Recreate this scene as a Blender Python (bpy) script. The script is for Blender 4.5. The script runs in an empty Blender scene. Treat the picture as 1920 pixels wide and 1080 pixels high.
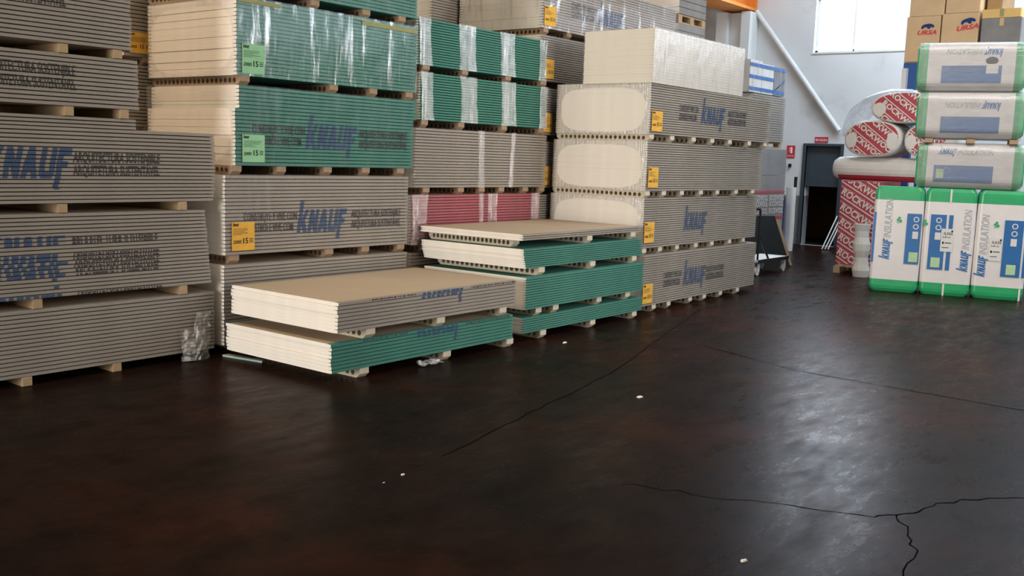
import bpy, bmesh, math, random
from mathutils import Matrix, Vector
random.seed(7)
scn = bpy.context.scene
COL = scn.collection

# ------------------------------------------------------------------ camera
# World frame: x runs along the rows of packs, y across them (away from the aisle), z up.
cam_d = bpy.data.cameras.new('camera')
cam_d.sensor_width = 36.0
cam_d.lens = 34.877
cam_d.clip_start = 0.05
cam_d.clip_end = 200
cam = bpy.data.objects.new('camera', cam_d)
COL.objects.link(cam)
_R = Vector((0.6169, -0.78634, 0.03338)); _U = Vector((0.08318, 0.10732, 0.99074)); _F = Vector((0.78264, 0.60841, -0.13161))
cam.matrix_world = Matrix(((_R.x, _U.x, -_F.x, -4.75), (_R.y, _U.y, -_F.y, -6.517), (_R.z, _U.z, -_F.z, 1.6315), (0, 0, 0, 1)))
scn.camera = cam

# ------------------------------------------------------------------ world, daylight through the openings, added fill lights, exposure
scn.view_settings.view_transform = 'Standard'
scn.view_settings.look = 'None'
scn.view_settings.exposure = 0.0
scn.view_settings.gamma = 1.0
scn.view_settings.use_curve_mapping = False
scn.cycles.caustics_reflective = False
scn.cycles.caustics_refractive = False
scn.cycles.sample_clamp_indirect = 3.0
world = bpy.data.worlds.new('sky'); scn.world = world
world.use_nodes = True
bg = world.node_tree.nodes['Background']
bg.inputs[0].default_value = (0.86, 0.93, 1.0, 1)
bg.inputs[1].default_value = 1.25

S_BACK, S_REAR, T_LEFT, T_RIGHT, H_ROOF = 15.41, -15.0, 4.1, -10.5, 7.0
WIN = dict(t0=-0.34, t1=1.53, z0=3.94, z1=5.05)
ADDED_BWIN = [(-5.6, -3.9)]      # hidden back-wall window, added to light the goods from behind
GATE = dict(t0=-4.5, t1=1.0, z1=4.6)
SGATE = dict(s0=1.0, s1=4.4, z1=4.2)   # assumed roller gate in the right-hand wall, out of view
ADDED_RWIN = [(5.5, 8.5), (9.7, 12.7)]  # unseen right-wall windows, added to light the long sides
RZ = (3.9, 5.2)
FILL_SKYL = [(-3.8, -2.2), (5.2, 6.6), (12.0, 13.6)]  # unseen roof openings, added for fill light
SKT = [(-1.9, 2.6), (-7.0, -2.0), (-7.0, 1.0)]

def area(name, loc, rot, sx, sy, power, col):
    l = bpy.data.lights.new(name, 'AREA'); l.shape = 'RECTANGLE'; l.size = sx; l.size_y = sy
    l.energy = power; l.color = col
    o = bpy.data.objects.new(name, l); o.location = loc; o.rotation_euler = rot; COL.objects.link(o); return o
R90 = math.pi / 2
# open gate behind the photographer, at the near end of the hall
area('gate_daylight', (S_REAR - 0.1, (GATE['t0'] + GATE['t1']) / 2, GATE['z1'] / 2), (R90, 0, -R90), GATE['t1'] - GATE['t0'], GATE['z1'], 1640, (1.0, 0.94, 0.85))
# unseen roller gate assumed in the right-hand wall, beam narrowed off the far-left stack
area('assumed_side_gate_light', ((SGATE['s0'] + SGATE['s1']) / 2, T_RIGHT - 0.1, SGATE['z1'] / 2), (R90, 0, 0), SGATE['s1'] - SGATE['s0'], SGATE['z1'], 58, (1.0, 0.91, 0.82)).data.spread = math.radians(58)
# visible window in the back wall, plus the added hidden one as fill
for a_, b_, pw in [(WIN['t0'], WIN['t1'], 230)] + [(a_, b_, 110) for a_, b_ in ADDED_BWIN]:
    area('back_window_and_fill', (S_BACK + 0.28, (a_ + b_) / 2, (WIN['z0'] + WIN['z1']) / 2), (R90, 0, R90), b_ - a_, WIN['z1'] - WIN['z0'], pw, (0.80, 0.88, 1.0))
# unseen high windows, added on the right-hand wall for fill and film reflections
for k, (a_, b_) in enumerate(ADDED_RWIN):
    area('side_window_fill', ((a_ + b_) / 2, T_RIGHT - 0.2, sum(RZ) / 2), (R90, 0, 0), b_ - a_, RZ[1] - RZ[0], 170, (0.84, 0.91, 1.0))
for k, (a_, b_) in enumerate(FILL_SKYL):  # added overhead fill: warm over left stacks, neutral mid-hall, cool for back wall
    area('roof_fill', ((a_ + b_) / 2, sum(SKT[k]) / 2, H_ROOF + 0.1), (0, 0, 0), b_ - a_, SKT[k][1] - SKT[k][0], (225, 250, 660)[k], ((1.0, 0.66, 0.36), (1.0, 0.93, 0.85), (0.62, 0.80, 1.0))[k])

# ------------------------------------------------------------------ materials
MATS = {}
def nt(name):
    m = bpy.data.materials.new(name); m.use_nodes = True
    return m, m.node_tree, m.node_tree.nodes['Principled BSDF']
def lk(t, a, b): t.links.new(a, b)
def coords(t, scale=(1, 1, 1), kind='Object'):
    tc = t.nodes.new('ShaderNodeTexCoord'); mp = t.nodes.new('ShaderNodeMapping')
    mp.inputs['Scale'].default_value = scale
    lk(t, tc.outputs[kind], mp.inputs['Vector']); return mp.outputs['Vector']
def noise(t, vec, scale, detail=4, rough=.6):
    n = t.nodes.new('ShaderNodeTexNoise'); n.inputs['Scale'].default_value = scale
    n.inputs['Detail'].default_value = detail; n.inputs['Roughness'].default_value = rough
    lk(t, vec, n.inputs['Vector']); return n.outputs['Fac']
def ramp(t, fac, stops):
    r = t.nodes.new('ShaderNodeValToRGB'); e = r.color_ramp.elements
    while len(e) < len(stops): e.new(0.5)
    for el, (p, c) in zip(e, stops):
        el.position = p; el.color = (*c, 1) if len(c) == 3 else c
    lk(t, fac, r.inputs['Fac']); return r.outputs['Color']
def mul(c, k): return tuple(min(1, x * k) for x in c)

def paper(name, col, rough=.85, var=.12, scale=6, bump=0.0, stretch=(1, 1, 1), spec=.25):
    m, t, p = nt(name)
    v = coords(t, stretch)
    f = noise(t, v, scale, 5)
    lk(t, ramp(t, f, [(.3, mul(col, 1 - var)), (.7, mul(col, 1 + var))]), p.inputs['Base Color'])
    p.inputs['Roughness'].default_value = rough
    p.inputs['Specular IOR Level'].default_value = spec
    if bump:
        b = t.nodes.new('ShaderNodeBump'); b.inputs['Strength'].default_value = bump; b.inputs['Distance'].default_value = .003
        lk(t, noise(t, v, scale * 8, 3), b.inputs['Height']); lk(t, b.outputs['Normal'], p.inputs['Normal'])
    MATS[name] = m; return m

paper('grey_paper', (.305, .272, .232), stretch=(.4, .4, 4))
paper('offcut_paper', (.36, .45, .41))
paper('tan_paper', (.50, .40, .29), var=.05, scale=2)
paper('green_paper', (.064, .212, .165), stretch=(.4, .4, 4))
paper('green_back', (.066, .205, .165), var=.05, scale=2)
paper('red_paper', (.36, .095, .115), stretch=(.4, .4, 4))
paper('brown_paper', (.20, .15, .12), stretch=(.4, .4, 4))
paper('core', (.86, .82, .755), var=.05, scale=9, stretch=(1, 1, 6))
paper('foam', (.80, .76, .68), var=.03, scale=9, stretch=(1, 1, 6))
paper('chip_cream', (.60, .53, .42), var=.12, scale=25, bump=.3)
paper('chip_brown', (.33, .235, .155), var=.15, scale=25, bump=.3)
paper('pale_wood', (.42, .30, .18), var=.2, scale=8, stretch=(1, 10, 10))
paper('blue_ink', (.055, .095, .19), var=.15, scale=40)
paper('grey_ink', (.065, .06, .065), var=.2, scale=60)
paper('black_ink', (.02, .02, .02), var=.2, scale=60)
paper('label_yellow', (.72, .40, .06), var=.08, scale=12)
paper('label_green', (.28, .56, .32), var=.08, scale=12)
paper('tape_yellow', (.30, .30, .13), var=.1, scale=12)
paper('white_print', (.78, .78, .76), var=.03)
paper('wall_white', (.62, .60, .57), var=.06, scale=.8, bump=.15)
paper('cardboard', (.62, .42, .24), var=.08, scale=3)
paper('cardboard_yellow', (.72, .47, .17), var=.05, scale=3)
paper('wool_red', (.44, .055, .075), var=.12, scale=5, rough=.45)
paper('wool_white', (.70, .66, .62), var=.06, scale=5, rough=.45)
paper('insul_white', (.82, .79, .78), var=.04, scale=5, rough=.35, spec=.5)
paper('insul_green', (.03, .42, .16), var=.1, scale=5, rough=.3, spec=.5)
paper('insul_blue', (.022, .155, .43), var=.08, scale=5, rough=.35, spec=.5)
paper('insul_grey_ink', (.42, .45, .50), var=.05, scale=20)
paper('insul_pale_green', (.50, .72, .42), var=.1, scale=20)
paper('ink_navy', (.02, .04, .14), var=.1, scale=20)
paper('ink_red', (.62, .05, .07), var=.1, scale=20)
paper('sign_red', (.55, .03, .04), var=.05, scale=10, rough=.5)
paper('white_paint', (.70, .69, .66), var=.05, scale=3, rough=.5)
paper('orange_paint', (.75, .25, .045), var=.1, scale=3, rough=.5)
paper('blue_paint', (.035, .10, .30), var=.1, scale=6, rough=.5)
paper('black_metal', (.018, .017, .017), var=.2, scale=10, rough=.45)
paper('dark_panel', (.016, .018, .018), var=.15, scale=3, rough=.9, spec=.1)
paper('slate_door', (.045, .055, .065), var=.1, scale=3, rough=.55)
paper('fibre_board', (.30, .19, .10), var=.15, scale=4)
paper('grey_pack', (.24, .225, .215), var=.15, scale=3)
paper('rubber', (.03, .03, .03), var=.1, scale=10)
paper('caster_white', (.65, .65, .63), var=.05, scale=10, rough=.4)
paper('roof_grey', (.42, .40, .37), var=.06, scale=1)
paper('wall_side', (.50, .46, .41), var=.06, scale=.8)
paper('crack_dark', (.008, .006, .0055), var=.2, scale=8, spec=0.0, rough=1.0)
paper('strap_blue', (.03, .14, .42), var=.1, scale=10, rough=.4)

# back wall: white plaster, grey painted dado, some stains
m, t, p = nt('wall_dado'); MATS['wall_dado'] = m
v = coords(t)
sep = t.nodes.new('ShaderNodeSeparateXYZ'); lk(t, v, sep.inputs[0])
mr = t.nodes.new('ShaderNodeMapRange'); mr.inputs['From Min'].default_value = 1.0; mr.inputs['From Max'].default_value = 1.03
lk(t, sep.outputs['Z'], mr.inputs['Value'])
pl = ramp(t, noise(t, v, .9, 6), [(.30, (.50, .48, .46)), (.42, (.63, .62, .60)), (.7, (.68, .67, .65))])
mx = t.nodes.new('ShaderNodeMix'); mx.data_type = 'RGBA'
lk(t, mr.outputs[0], mx.inputs[0]); mx.inputs[6].default_value = (.16, .155, .15, 1); lk(t, pl, mx.inputs[7])
lk(t, mx.outputs[2], p.inputs['Base Color']); p.inputs['Roughness'].default_value = .8

# floor: dark red-brown painted concrete, worn, semi-gloss
m, t, p = nt('floor_paint'); MATS['floor_paint'] = m
v = coords(t)
n1 = noise(t, v, .55, 6, .6); n2 = noise(t, v, 3.2, 7, .68)
c1 = ramp(t, n1, [(.35, (.011, .0075, .0065)), (.5, (.018, .009, .0065)), (.66, (.036, .011, .0065))])
c2 = ramp(t, n2, [(.35, (.55, .55, .55)), (.55, (1, 1, 1)), (.75, (1.0, .98, .95))])
mx = t.nodes.new('ShaderNodeMix'); mx.data_type = 'RGBA'; mx.blend_type = 'MULTIPLY'; mx.inputs[0].default_value = 1
lk(t, c1, mx.inputs[6]); lk(t, c2, mx.inputs[7]); lk(t, mx.outputs[2], p.inputs['Base Color'])
va = coords(t, (1.0, 2.6, 1))
n3 = noise(t, va, 2.2, 8, .72)
rr = t.nodes.new('ShaderNodeMapRange'); rr.inputs['From Min'].default_value = .3; rr.inputs['From Max'].default_value = .7
rr.inputs['To Min'].default_value = .19; rr.inputs['To Max'].default_value = .44
lk(t, n3, rr.inputs['Value']); lk(t, rr.outputs[0], p.inputs['Roughness'])
p.inputs['Specular IOR Level'].default_value = .019
b = t.nodes.new('ShaderNodeBump'); b.inputs['Strength'].default_value = .13; b.inputs['Distance'].default_value = .01
lk(t, noise(t, va, 9, 6, .7), b.inputs['Height']); lk(t, b.outputs['Normal'], p.inputs['Normal'])

# clear stretch film
def film(name, clear=.10, streak=.35, scale=(9, 9, 1.1), milky=.35, rough=.16, bump=.7, dust=(.75, .75, .75), thr=.48):
    m, t, p = nt(name); MATS[name] = m
    t.nodes.remove(p)
    out = t.nodes['Material Output']
    v = coords(t, scale)
    n = noise(t, v, 1.6, 6, .65)
    r = t.nodes.new('ShaderNodeMapRange'); r.inputs['From Min'].default_value = thr; r.inputs['From Max'].default_value = .74
    r.inputs['To Min'].default_value = clear; r.inputs['To Max'].default_value = clear + streak
    lk(t, n, r.inputs['Value'])
    tr = t.nodes.new('ShaderNodeBsdfTransparent')
    gl = t.nodes.new('ShaderNodeBsdfGlossy'); gl.inputs['Roughness'].default_value = rough; gl.inputs['Color'].default_value = (.95, .97, 1, 1)
    df = t.nodes.new('ShaderNodeBsdfDiffuse'); df.inputs['Color'].default_value = (*dust, 1)
    bp = t.nodes.new('ShaderNodeBump'); bp.inputs['Strength'].default_value = bump; bp.inputs['Distance'].default_value = .02
    n2 = noise(t, coords(t, (scale[0] * 1.7, scale[1] * 1.7, scale[2] * 1.5)), 2.3, 5, .6)
    lk(t, n2, bp.inputs['Height']); lk(t, bp.outputs['Normal'], gl.inputs['Normal'])
    m1 = t.nodes.new('ShaderNodeMixShader'); m1.inputs[0].default_value = milky
    lk(t, gl.outputs[0], m1.inputs[1]); lk(t, df.outputs[0], m1.inputs[2])
    m2 = t.nodes.new('ShaderNodeMixShader')
    lk(t, r.outputs[0], m2.inputs[0]); lk(t, tr.outputs[0], m2.inputs[1]); lk(t, m1.outputs[0], m2.inputs[2])
    lk(t, m2.outputs[0], out.inputs['Surface'])
    return m
film('film_clear', .03, .055, (5, 5, .8), .45, .28, .35, (.33, .33, .32))
film('film_shiny', .04, .45, (7, 7, .9), .22, .14, .6, (.5, .5, .5), .525)
film('film_band', .22, .55, (26, 26, .8), .35, .14)
film('film_milky', .42, .35, (8, 8, 1.0), .75, .2, .7, (.60, .57, .53))
film('film_bag', .55, .25, (6, 6, 4), .6, .22, .7, (.6, .6, .62))
film('film_dusty', .34, .14, (1.2, 6, 6), .8, .2, .7, (.55, .54, .53))
film('film_haze', .16, .25, (5, 5, 1.5), .7, .2)
film('pane_glass', .04, .02, (1, 1, 1), .2, .02)

# ------------------------------------------------------------------ mesh helpers
class MB:
    def __init__(s): s.v = []; s.f = []; s.m = []
    def poly(s, pts, mi=0):
        b = len(s.v); s.v += [tuple(p) for p in pts]; s.f.append(tuple(range(b, b + len(pts)))); s.m.append(mi); return s
    def box(s, x0, x1, y0, y1, z0, z1, mi=0):
        b = len(s.v)
        s.v += [(x, y, z) for z in (z0, z1) for (x, y) in ((x0, y0), (x1, y0), (x1, y1), (x0, y1))]
        for f in ((3, 2, 1, 0), (4, 5, 6, 7), (0, 1, 5, 4), (1, 2, 6, 5), (2, 3, 7, 6), (3, 0, 4, 7)):
            s.f.append(tuple(b + i for i in f)); s.m.append(mi)
        return s
    def loft(s, rings, mi=0, caps=True, capmi=None):
        b = len(s.v); n = len(rings[0])
        for r in rings: s.v += [tuple(p) for p in r]
        for k in range(len(rings) - 1):
            for i in range(n):
                j = (i + 1) % n
                s.f.append((b + k * n + i, b + k * n + j, b + (k + 1) * n + j, b + (k + 1) * n + i)); s.m.append(mi)
        if caps:
            cm = mi if capmi is None else capmi
            s.f.append(tuple(b + i for i in reversed(range(n)))); s.m.append(cm)
            o = b + (len(rings) - 1) * n
            s.f.append(tuple(o + i for i in range(n))); s.m.append(cm)
        return s
    def tube(s, p0, p1, r, n=10, mi=0):
        p0, p1 = Vector(p0), Vector(p1); d = (p1 - p0).normalized()
        u = d.orthogonal().normalized(); w = d.cross(u)
        c = [(math.cos(2 * math.pi * i / n), math.sin(2 * math.pi * i / n)) for i in range(n)]
        return s.loft([[p0 + u * (r * a) + w * (r * q) for a, q in c], [p1 + u * (r * a) + w * (r * q) for a, q in c]], mi)
    def mesh(s, name, mats, smooth=False):
        me = bpy.data.meshes.new(name); me.from_pydata(s.v, [], s.f)
        for mm in mats: me.materials.append(MATS[mm])
        if len(mats) > 1: me.polygons.foreach_set('material_index', s.m)
        if smooth: me.polygons.foreach_set('use_smooth', [True] * len(me.polygons))
        me.update(); return me
    def build(s, name, mats, parent=None, loc=(0, 0, 0), smooth=False, rot=0):
        if isinstance(mats, str): mats = [mats]
        return link(name, s.mesh(name, mats, smooth), parent, loc, rot)

def link(name, data, parent=None, loc=(0, 0, 0), rot=0):
    o = bpy.data.objects.new(name, data); COL.objects.link(o)
    o.parent = parent; o.location = loc
    o.rotation_euler = rot if isinstance(rot, tuple) else (0, 0, rot)
    return o
def tag(o, label, cat, group=None, kind=None):
    o['label'] = label; o['category'] = cat
    if group: o['group'] = group
    if kind: o['kind'] = kind
    return o
def thing(name, label, cat, loc=(0, 0, 0), rot=0, group=None):
    return tag(link(name, None, None, loc, rot), label, cat, group)
def struct(o): o['kind'] = 'structure'; return o

def rrect(w, d, r, n=5):
    pts = []
    for cx, cy, a0 in ((w - r, r, -90), (w - r, d - r, 0), (r, d - r, 90), (r, r, 180)):
        for i in range(n + 1):
            a = math.radians(a0 + 90 * i / n); pts.append((cx + r * math.cos(a), cy + r * math.sin(a)))
    return pts

# ------------------------------------------------------------------ lettering (2D polygons in x, z)
def knauf(cap=1.0, shear=.16):
    P = []; x = 0
    def add(*q): P.append([(((x + a) * .8 + shear * b) * cap, b * cap) for a, b in q])
    add((0, 0), (.24, 0), (.24, 1.42), (0, 1.42)); add((.22, .42), (.40, .42), (.66, 1), (.42, 1)); add((.22, .58), (.22, .40), (.44, 0), (.70, 0), (.42, .55)); x += .76
    add((0, 0), (.21, 0), (.21, 1), (0, 1)); add((.42, 0), (.63, 0), (.63, 1), (.42, 1)); add((.0, 1), (.40, 0), (.63, 0), (.23, 1)); x += .68
    add((0, 0), (.23, 0), (.44, 1), (.20, 1)); add((.44, 0), (.67, 0), (.44, 1), (.22, 1)); add((.12, .18), (.56, .18), (.52, .38), (.17, .38)); x += .73
    add((0, .12), (.22, .12), (.22, 1), (0, 1)); add((.41, .12), (.63, .12), (.63, 1), (.41, 1)); add((.1, 0), (.53, 0), (.63, .12), (.63, .24), (0, .24), (0, .12)); x += .70
    add((0, -.36), (.23, -.36), (.23, 1), (0, 1)); add((.2, .76), (.54, .76), (.54, 1), (.2, 1)); add((.2, .34), (.46, .34), (.46, .56), (.2, .56))
    return P
_tc = {}
def text(body, size=1.0, shear=0.0, bold=0.0, width=None):
    """2D polygons of a text in the built-in font, left-aligned on the base line."""
    key = (body, shear, bold)
    if key not in _tc:
        cu = bpy.data.curves.new('t', 'FONT'); cu.body = body; cu.shear = shear; cu.offset = bold; cu.resolution_u = 2; cu.size = 1
        o = bpy.data.objects.new('t', cu); COL.objects.link(o)
        me = bpy.data.meshes.new_from_object(o.evaluated_get(bpy.context.evaluated_depsgraph_get()))
        _tc[key] = [[(me.vertices[i].co.x, me.vertices[i].co.y) for i in pl.vertices] for pl in me.polygons]
        bpy.data.objects.remove(o); bpy.data.curves.remove(cu); bpy.data.meshes.remove(me)
    P = _tc[key]
    kx = ky = size
    if width:
        xs = [a for q in P for a, _ in q]; kx = width / (max(xs) - min(xs))
    return [[(a * kx, b * ky) for a, b in q] for q in P]
def shift(P, dx=0, dz=0): return [[(a + dx, b + dz) for a, b in q] for q in P]
def rot2(P, deg):
    c, s = math.cos(math.radians(deg)), math.sin(math.radians(deg))
    return [[(a * c - b * s, a * s + b * c) for a, b in q] for q in P]
def rect(x0, x1, z0, z1): return [[(x0, z0), (x1, z0), (x1, z1), (x0, z1)]]
def ngon(cx, cz, r, n=14, rz=None): return [[(cx + r * math.cos(2 * math.pi * i / n), cz + (rz or r) * math.sin(2 * math.pi * i / n)) for i in range(n)]]
def clip_half(P, f):
    """keep the side where f(x,z) >= 0 (Sutherland-Hodgman)"""
    out = []
    for q in P:
        r = []
        for i in range(len(q)):
            a, b = q[i], q[(i + 1) % len(q)]; fa, fb = f(a), f(b)
            if fa >= 0: r.append(a)
            if (fa >= 0) != (fb >= 0):
                k = fa / (fa - fb); r.append((a[0] + (b[0] - a[0]) * k, a[1] + (b[1] - a[1]) * k))
        if len(r) > 2: out.append(r)
    return out
def clip_z(P, lo, hi): return clip_half(clip_half(P, lambda p: p[1] - lo), lambda p: hi - p[1])
def clip_poly(P, poly):
    n = len(poly)
    for i in range(n):
        (x0, z0), (x1, z1) = poly[i], poly[(i + 1) % n]
        P = clip_half(P, lambda p: (x1 - x0) * (p[1] - z0) - (z1 - z0) * (p[0] - x0))
    return P
def decal(P, name, mat, parent, y=-.003, mb=None, yf=None):
    """flat print on a face whose outward normal is -y"""
    b = mb or MB()
    st = 4e-5 if len(P) < 40 else 0     # overlapping strokes lie a hair above each other
    for i, q in enumerate(P): b.poly([(a, y - st * i + (yf(a, c) if yf else 0), c) for a, c in q])
    if mb is None and b.v:
        o = b.build(name, mat, parent)
        if len(P) > 1: o['kind'] = 'stuff'
        return o

TXT_L = lambda w: shift(text('CONSTRUYE Y VIVE CON', .098, 0, .03, w), 0, .09) + text('CONSTRÓI E VIVE COM', .098, 0, .03, w * .93)
TXT_R = lambda w: shift(text('ARQUITECTURA SOSTENIBLE', .098, 0, .03, w), 0, .09) + text('ARQUITETURA SUSTENTÁVEL', .098, 0, .03, w)

# ------------------------------------------------------------------ sheets, packs, spacers
def sheet_mesh(L, W, T, side, top, name='board', taper=.0038, run=.06, core='core'):
    pr = [(0, taper), (run, 0), (W - run, 0), (W, taper), (W, T - taper), (W - run, T), (run, T), (0, T - taper)]
    b = MB()
    rings = [[(x, y, z) for y, z in pr] for x in (0, L)]
    n = 8; b.v = [p for r in rings for p in r]
    kinds = [0, 1, 0, 0, 0, 1, 0, 0]     # paper wraps round the long edges
    for i in range(n):
        j = (i + 1) % n; b.f.append((i, i + n, j + n, j)[::-1] if False else (i, j, j + n, i + n)); b.m.append(kinds[i])
    b.f.append(tuple(range(n))); b.m.append(2); b.f.append(tuple(reversed(range(n, 2 * n)))); b.m.append(2)
    b.f = [tuple(reversed(f)) for f in b.f]
    return b.mesh(name, [side, top, core])
ORD = ['first', 'second', 'third', 'fourth', 'fifth', 'sixth', 'seventh', 'eighth', 'ninth', 'tenth', 'eleventh', 'twelfth', 'thirteenth', 'fourteenth', 'fifteenth', 'sixteenth', 'seventeenth', 'eighteenth', 'nineteenth', 'twentieth', 'twenty-first', 'twenty-second', 'twenty-third', 'twenty-fourth']
COLS = {'grey': ('grey_paper', 'tan_paper'), 'green': ('green_paper', 'green_back'), 'greentan': ('green_paper', 'tan_paper'), 'red': ('red_paper', 'tan_paper'), 'brown': ('brown_paper', 'brown_paper'), 'foam': ('foam', 'foam'), 'dark': ('grey_pack', 'grey_pack')}

def print_on(prints, lo, hi, dz=0):
    return [(mat, shift(clip_z(P, lo, hi), 0, dz)) for mat, P in prints]

def loose(desc, s, t, dth, L, z0, z1, n, col, prints=None, jit=.006, group=None, skew=None, scramble=False, W=1.2, taper=.0038, run=.06):
    """n unwrapped sheets, each a thing of its own"""
    T = (z1 - z0) / n; th = math.radians(dth)
    me = sheet_mesh(L, W, T, *COLS[col], name='plasterboard_sheet', taper=taper, run=run)
    order = list(range(n))
    if scramble:
        k = n // 6
        order = [min(n - 1, max(0, i + random.choice((-5, -4, -2, 0, 2, 3, 5)))) for i in order]
    for i in range(n):
        jx = random.uniform(-jit, jit) + (skew(i / (n - 1)) if skew and n > 1 else 0); jy = random.uniform(-.0015, .0015)
        o = link('plasterboard_sheet', me, None, (s + math.cos(th) * jx, t + math.sin(th) * jx + jy, z0 + i * T), th)
        k = n - 1 - i
        tag(o, f'{ORD[k]} sheet from the top of the {desc}', 'plasterboard', group or desc)
        if prints:
            src = order[i]
            lo, hi = src * T + .0042, (src + 1) * T - .0042
            for mat, P in print_on(prints, lo, hi, -src * T):
                if P:
                    d = MB(); decal(P, '', mat, None, -.0012, d); d.build('printed_lettering', mat, o)['kind'] = 'stuff'

def sticker(parent, x, z, w, h, colour, words='2000 15', y=-.009):
    o = MB().box(0, w, -.001, 0, 0, h).build('paper_label', colour, parent, (x, y, z))
    d = MB()
    decal(shift(text('2000', h * .17, .15, .02), w * .05, h * .25), '', '', None, -.002, d)
    decal(shift(text('15', h * .27, 0, .02), w * .44, h * .25), '', '', None, -.002, d)
    decal(shift(knauf(h * .09), w * .04, h * .86), '', '', None, -.002, d)
    d.build('label_print', 'black_ink', o)['kind'] = 'stuff'
    g = MB()
    for k in range(5):
        ww = random.uniform(.35, .85) * w
        decal(rect(w * .06, w * .06 + ww, h * (.56 + .05 * k), h * (.575 + .05 * k)), '', '', None, -.002, g)
    for k in range(3): decal(rect(w * .76, w * .93, h * (.27 + .06 * k), h * (.30 + .06 * k)), '', '', None, -.002, g)
    g.build('label_small_print', 'grey_ink', o)['kind'] = 'stuff'
    return o

def film_shell(parent, L, H, W, mat, z0=0, off=.006, end='full', end_mat=None, top=True, name='stretch_film'):
    b = MB(); o = off; nx = 14
    # front and back, gently uneven
    for y, sg in ((-o, -1), (W + o, 1)):
        base = len(b.v); nz = 4
        for k in range(nz + 1):
            for i in range(nx + 1):
                q = random.uniform(0, .004) if 0 < i < nx and 0 < k < nz else 0
                b.v.append((-o + (L + 2 * o) * i / nx, y + sg * q, z0 + (H - z0 + o) * k / nz))
        for k in range(nz):
            for i in range(nx):
                a = base + k * (nx + 1) + i
                f = (a, a + 1, a + nx + 2, a + nx + 1)
                b.f.append(f if sg < 0 else f[::-1]); b.m.append(0)
    if top: b.poly([(-o, -o, H + o), (L + o, -o, H + o), (L + o, W + o, H + o), (-o, W + o, H + o)])
    b.poly([(L + o, -o, z0), (L + o, W + o, z0), (L + o, W + o, H + o), (L + o, -o, H + o)])
    if end == 'full': b.poly([(-o, -o, z0), (-o, -o, H + o), (-o, W + o, H + o), (-o, W + o, z0)])
    if end == 'window':
        # film gathered round the end, leaving a rounded opening over the board ends
        n = 40; oy, oz = W / 2, (z0 + H) / 2 - .01; inner = []; outer = []
        ang = sorted(set([2 * math.pi * i / n for i in range(n)] + [math.atan2(sz * (H - z0) / 2, sy * W / 2) % (2 * math.pi) for sy in (-1, 1) for sz in (-1, 1)]))
        for a in ang:
            c, s_ = math.cos(a), math.sin(a)
            k = min((W / 2 + o) / abs(c) if abs(c) > 1e-6 else 9e9, ((H - z0) / 2 + o) / abs(s_) if abs(s_) > 1e-6 else 9e9)
            outer.append((-o, W / 2 + k * c, (z0 + H) / 2 + k * s_))
            e = 3.6
            rr = (abs(c / (W * .455)) ** e + abs(s_ / ((H - z0) * .445)) ** e) ** (-1 / e) * random.uniform(.985, 1.01)
            inner.append((-o - .003, oy + rr * c, oz + rr * s_))
        m_ = len(ang)
        for i in range(m_):
            j = (i + 1) % m_
            b.poly([outer[i], outer[j], inner[j], inner[i]], 1)
    return b.build(name, [mat, end_mat or mat], parent)

def film_band(parent, x0, x1, H, W, mat='film_band', lean=0.0, z0=0):
    """one turn of stretch film round the pack"""
    b = MB(); n = 7; o = .006
    prof = []
    for k in range(n + 1): prof.append((-o, z0 + (H - z0) * k / n))
    prof += [(-o, H + o), (W + o, H + o)]
    for k in range(n + 1): prof.append((W + o, H - (H - z0) * k / n))
    m_ = 6; base = len(b.v)
    for q, (y, z) in enumerate(prof):
        pinch = .10 * math.sin(math.pi * min(1, max(0, (z - z0) / (H - z0)))) * (x1 - x0)
        for i in range(m_ + 1):
            f = i / m_
            xx = x0 + pinch / 2 + (x1 - x0 - pinch) * f + lean * (1 - (z - z0) / (H - z0)) + (random.uniform(-.006, .006) if i in (0, m_) else 0)
            dy = random.uniform(0, .007) if 0 < i < m_ else 0
            b.v.append((xx, y - dy if y < 0 else y + dy, z))
    for q in range(len(prof) - 1):
        for i in range(m_):
            a = base + q * (m_ + 1) + i
            b.f.append((a, a + 1, a + m_ + 2, a + m_ + 1)); b.m.append(0)
    return b.build('stretch_film', mat, parent)

def pack(label, s, t, dth, L, z0, z1, n, col, prints=None, stick=None, shell=None, bands=(), group='wrapped plasterboard packs', jit=.0028, W=1.2, ragged=None, cat='plasterboard pack', name='plasterboard_pack'):
    H = z1 - z0; T = H / n
    e = thing(name, label, cat, (s, t, z0), math.radians(dth), group)
    me = sheet_mesh(L, W, T, *COLS[col], core='foam' if col == 'foam' else 'core', taper=.0009 if col == 'foam' else .0038)
    for i in range(n):
        jx = random.uniform(-jit, jit) + (ragged(i / (n - 1)) if ragged else 0)
        link('board', me, e, (jx, random.uniform(-.0015, .0015), i * T))
    if prints:
        d = {}
        for i in range(n):
            for mat, P in print_on(prints, i * T + .0042, (i + 1) * T - .0042):
                decal(P, '', '', None, -.0035, d.setdefault(mat, MB()))
        for mat, b in d.items():
            if b.v: b.build('printed_logo' if mat == 'blue_ink' else 'printed_lettering', mat, e)['kind'] = 'stuff'
    if shell: film_shell(e, L, H, W, shell[0], end=shell[1], end_mat=shell[2] if len(shell) > 2 else None)
    for bb in bands: film_band(e, bb[0], bb[1], H, W, lean=bb[2] if len(bb) > 2 else 0)
    if stick: sticker(e, *stick)
    return e

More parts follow.
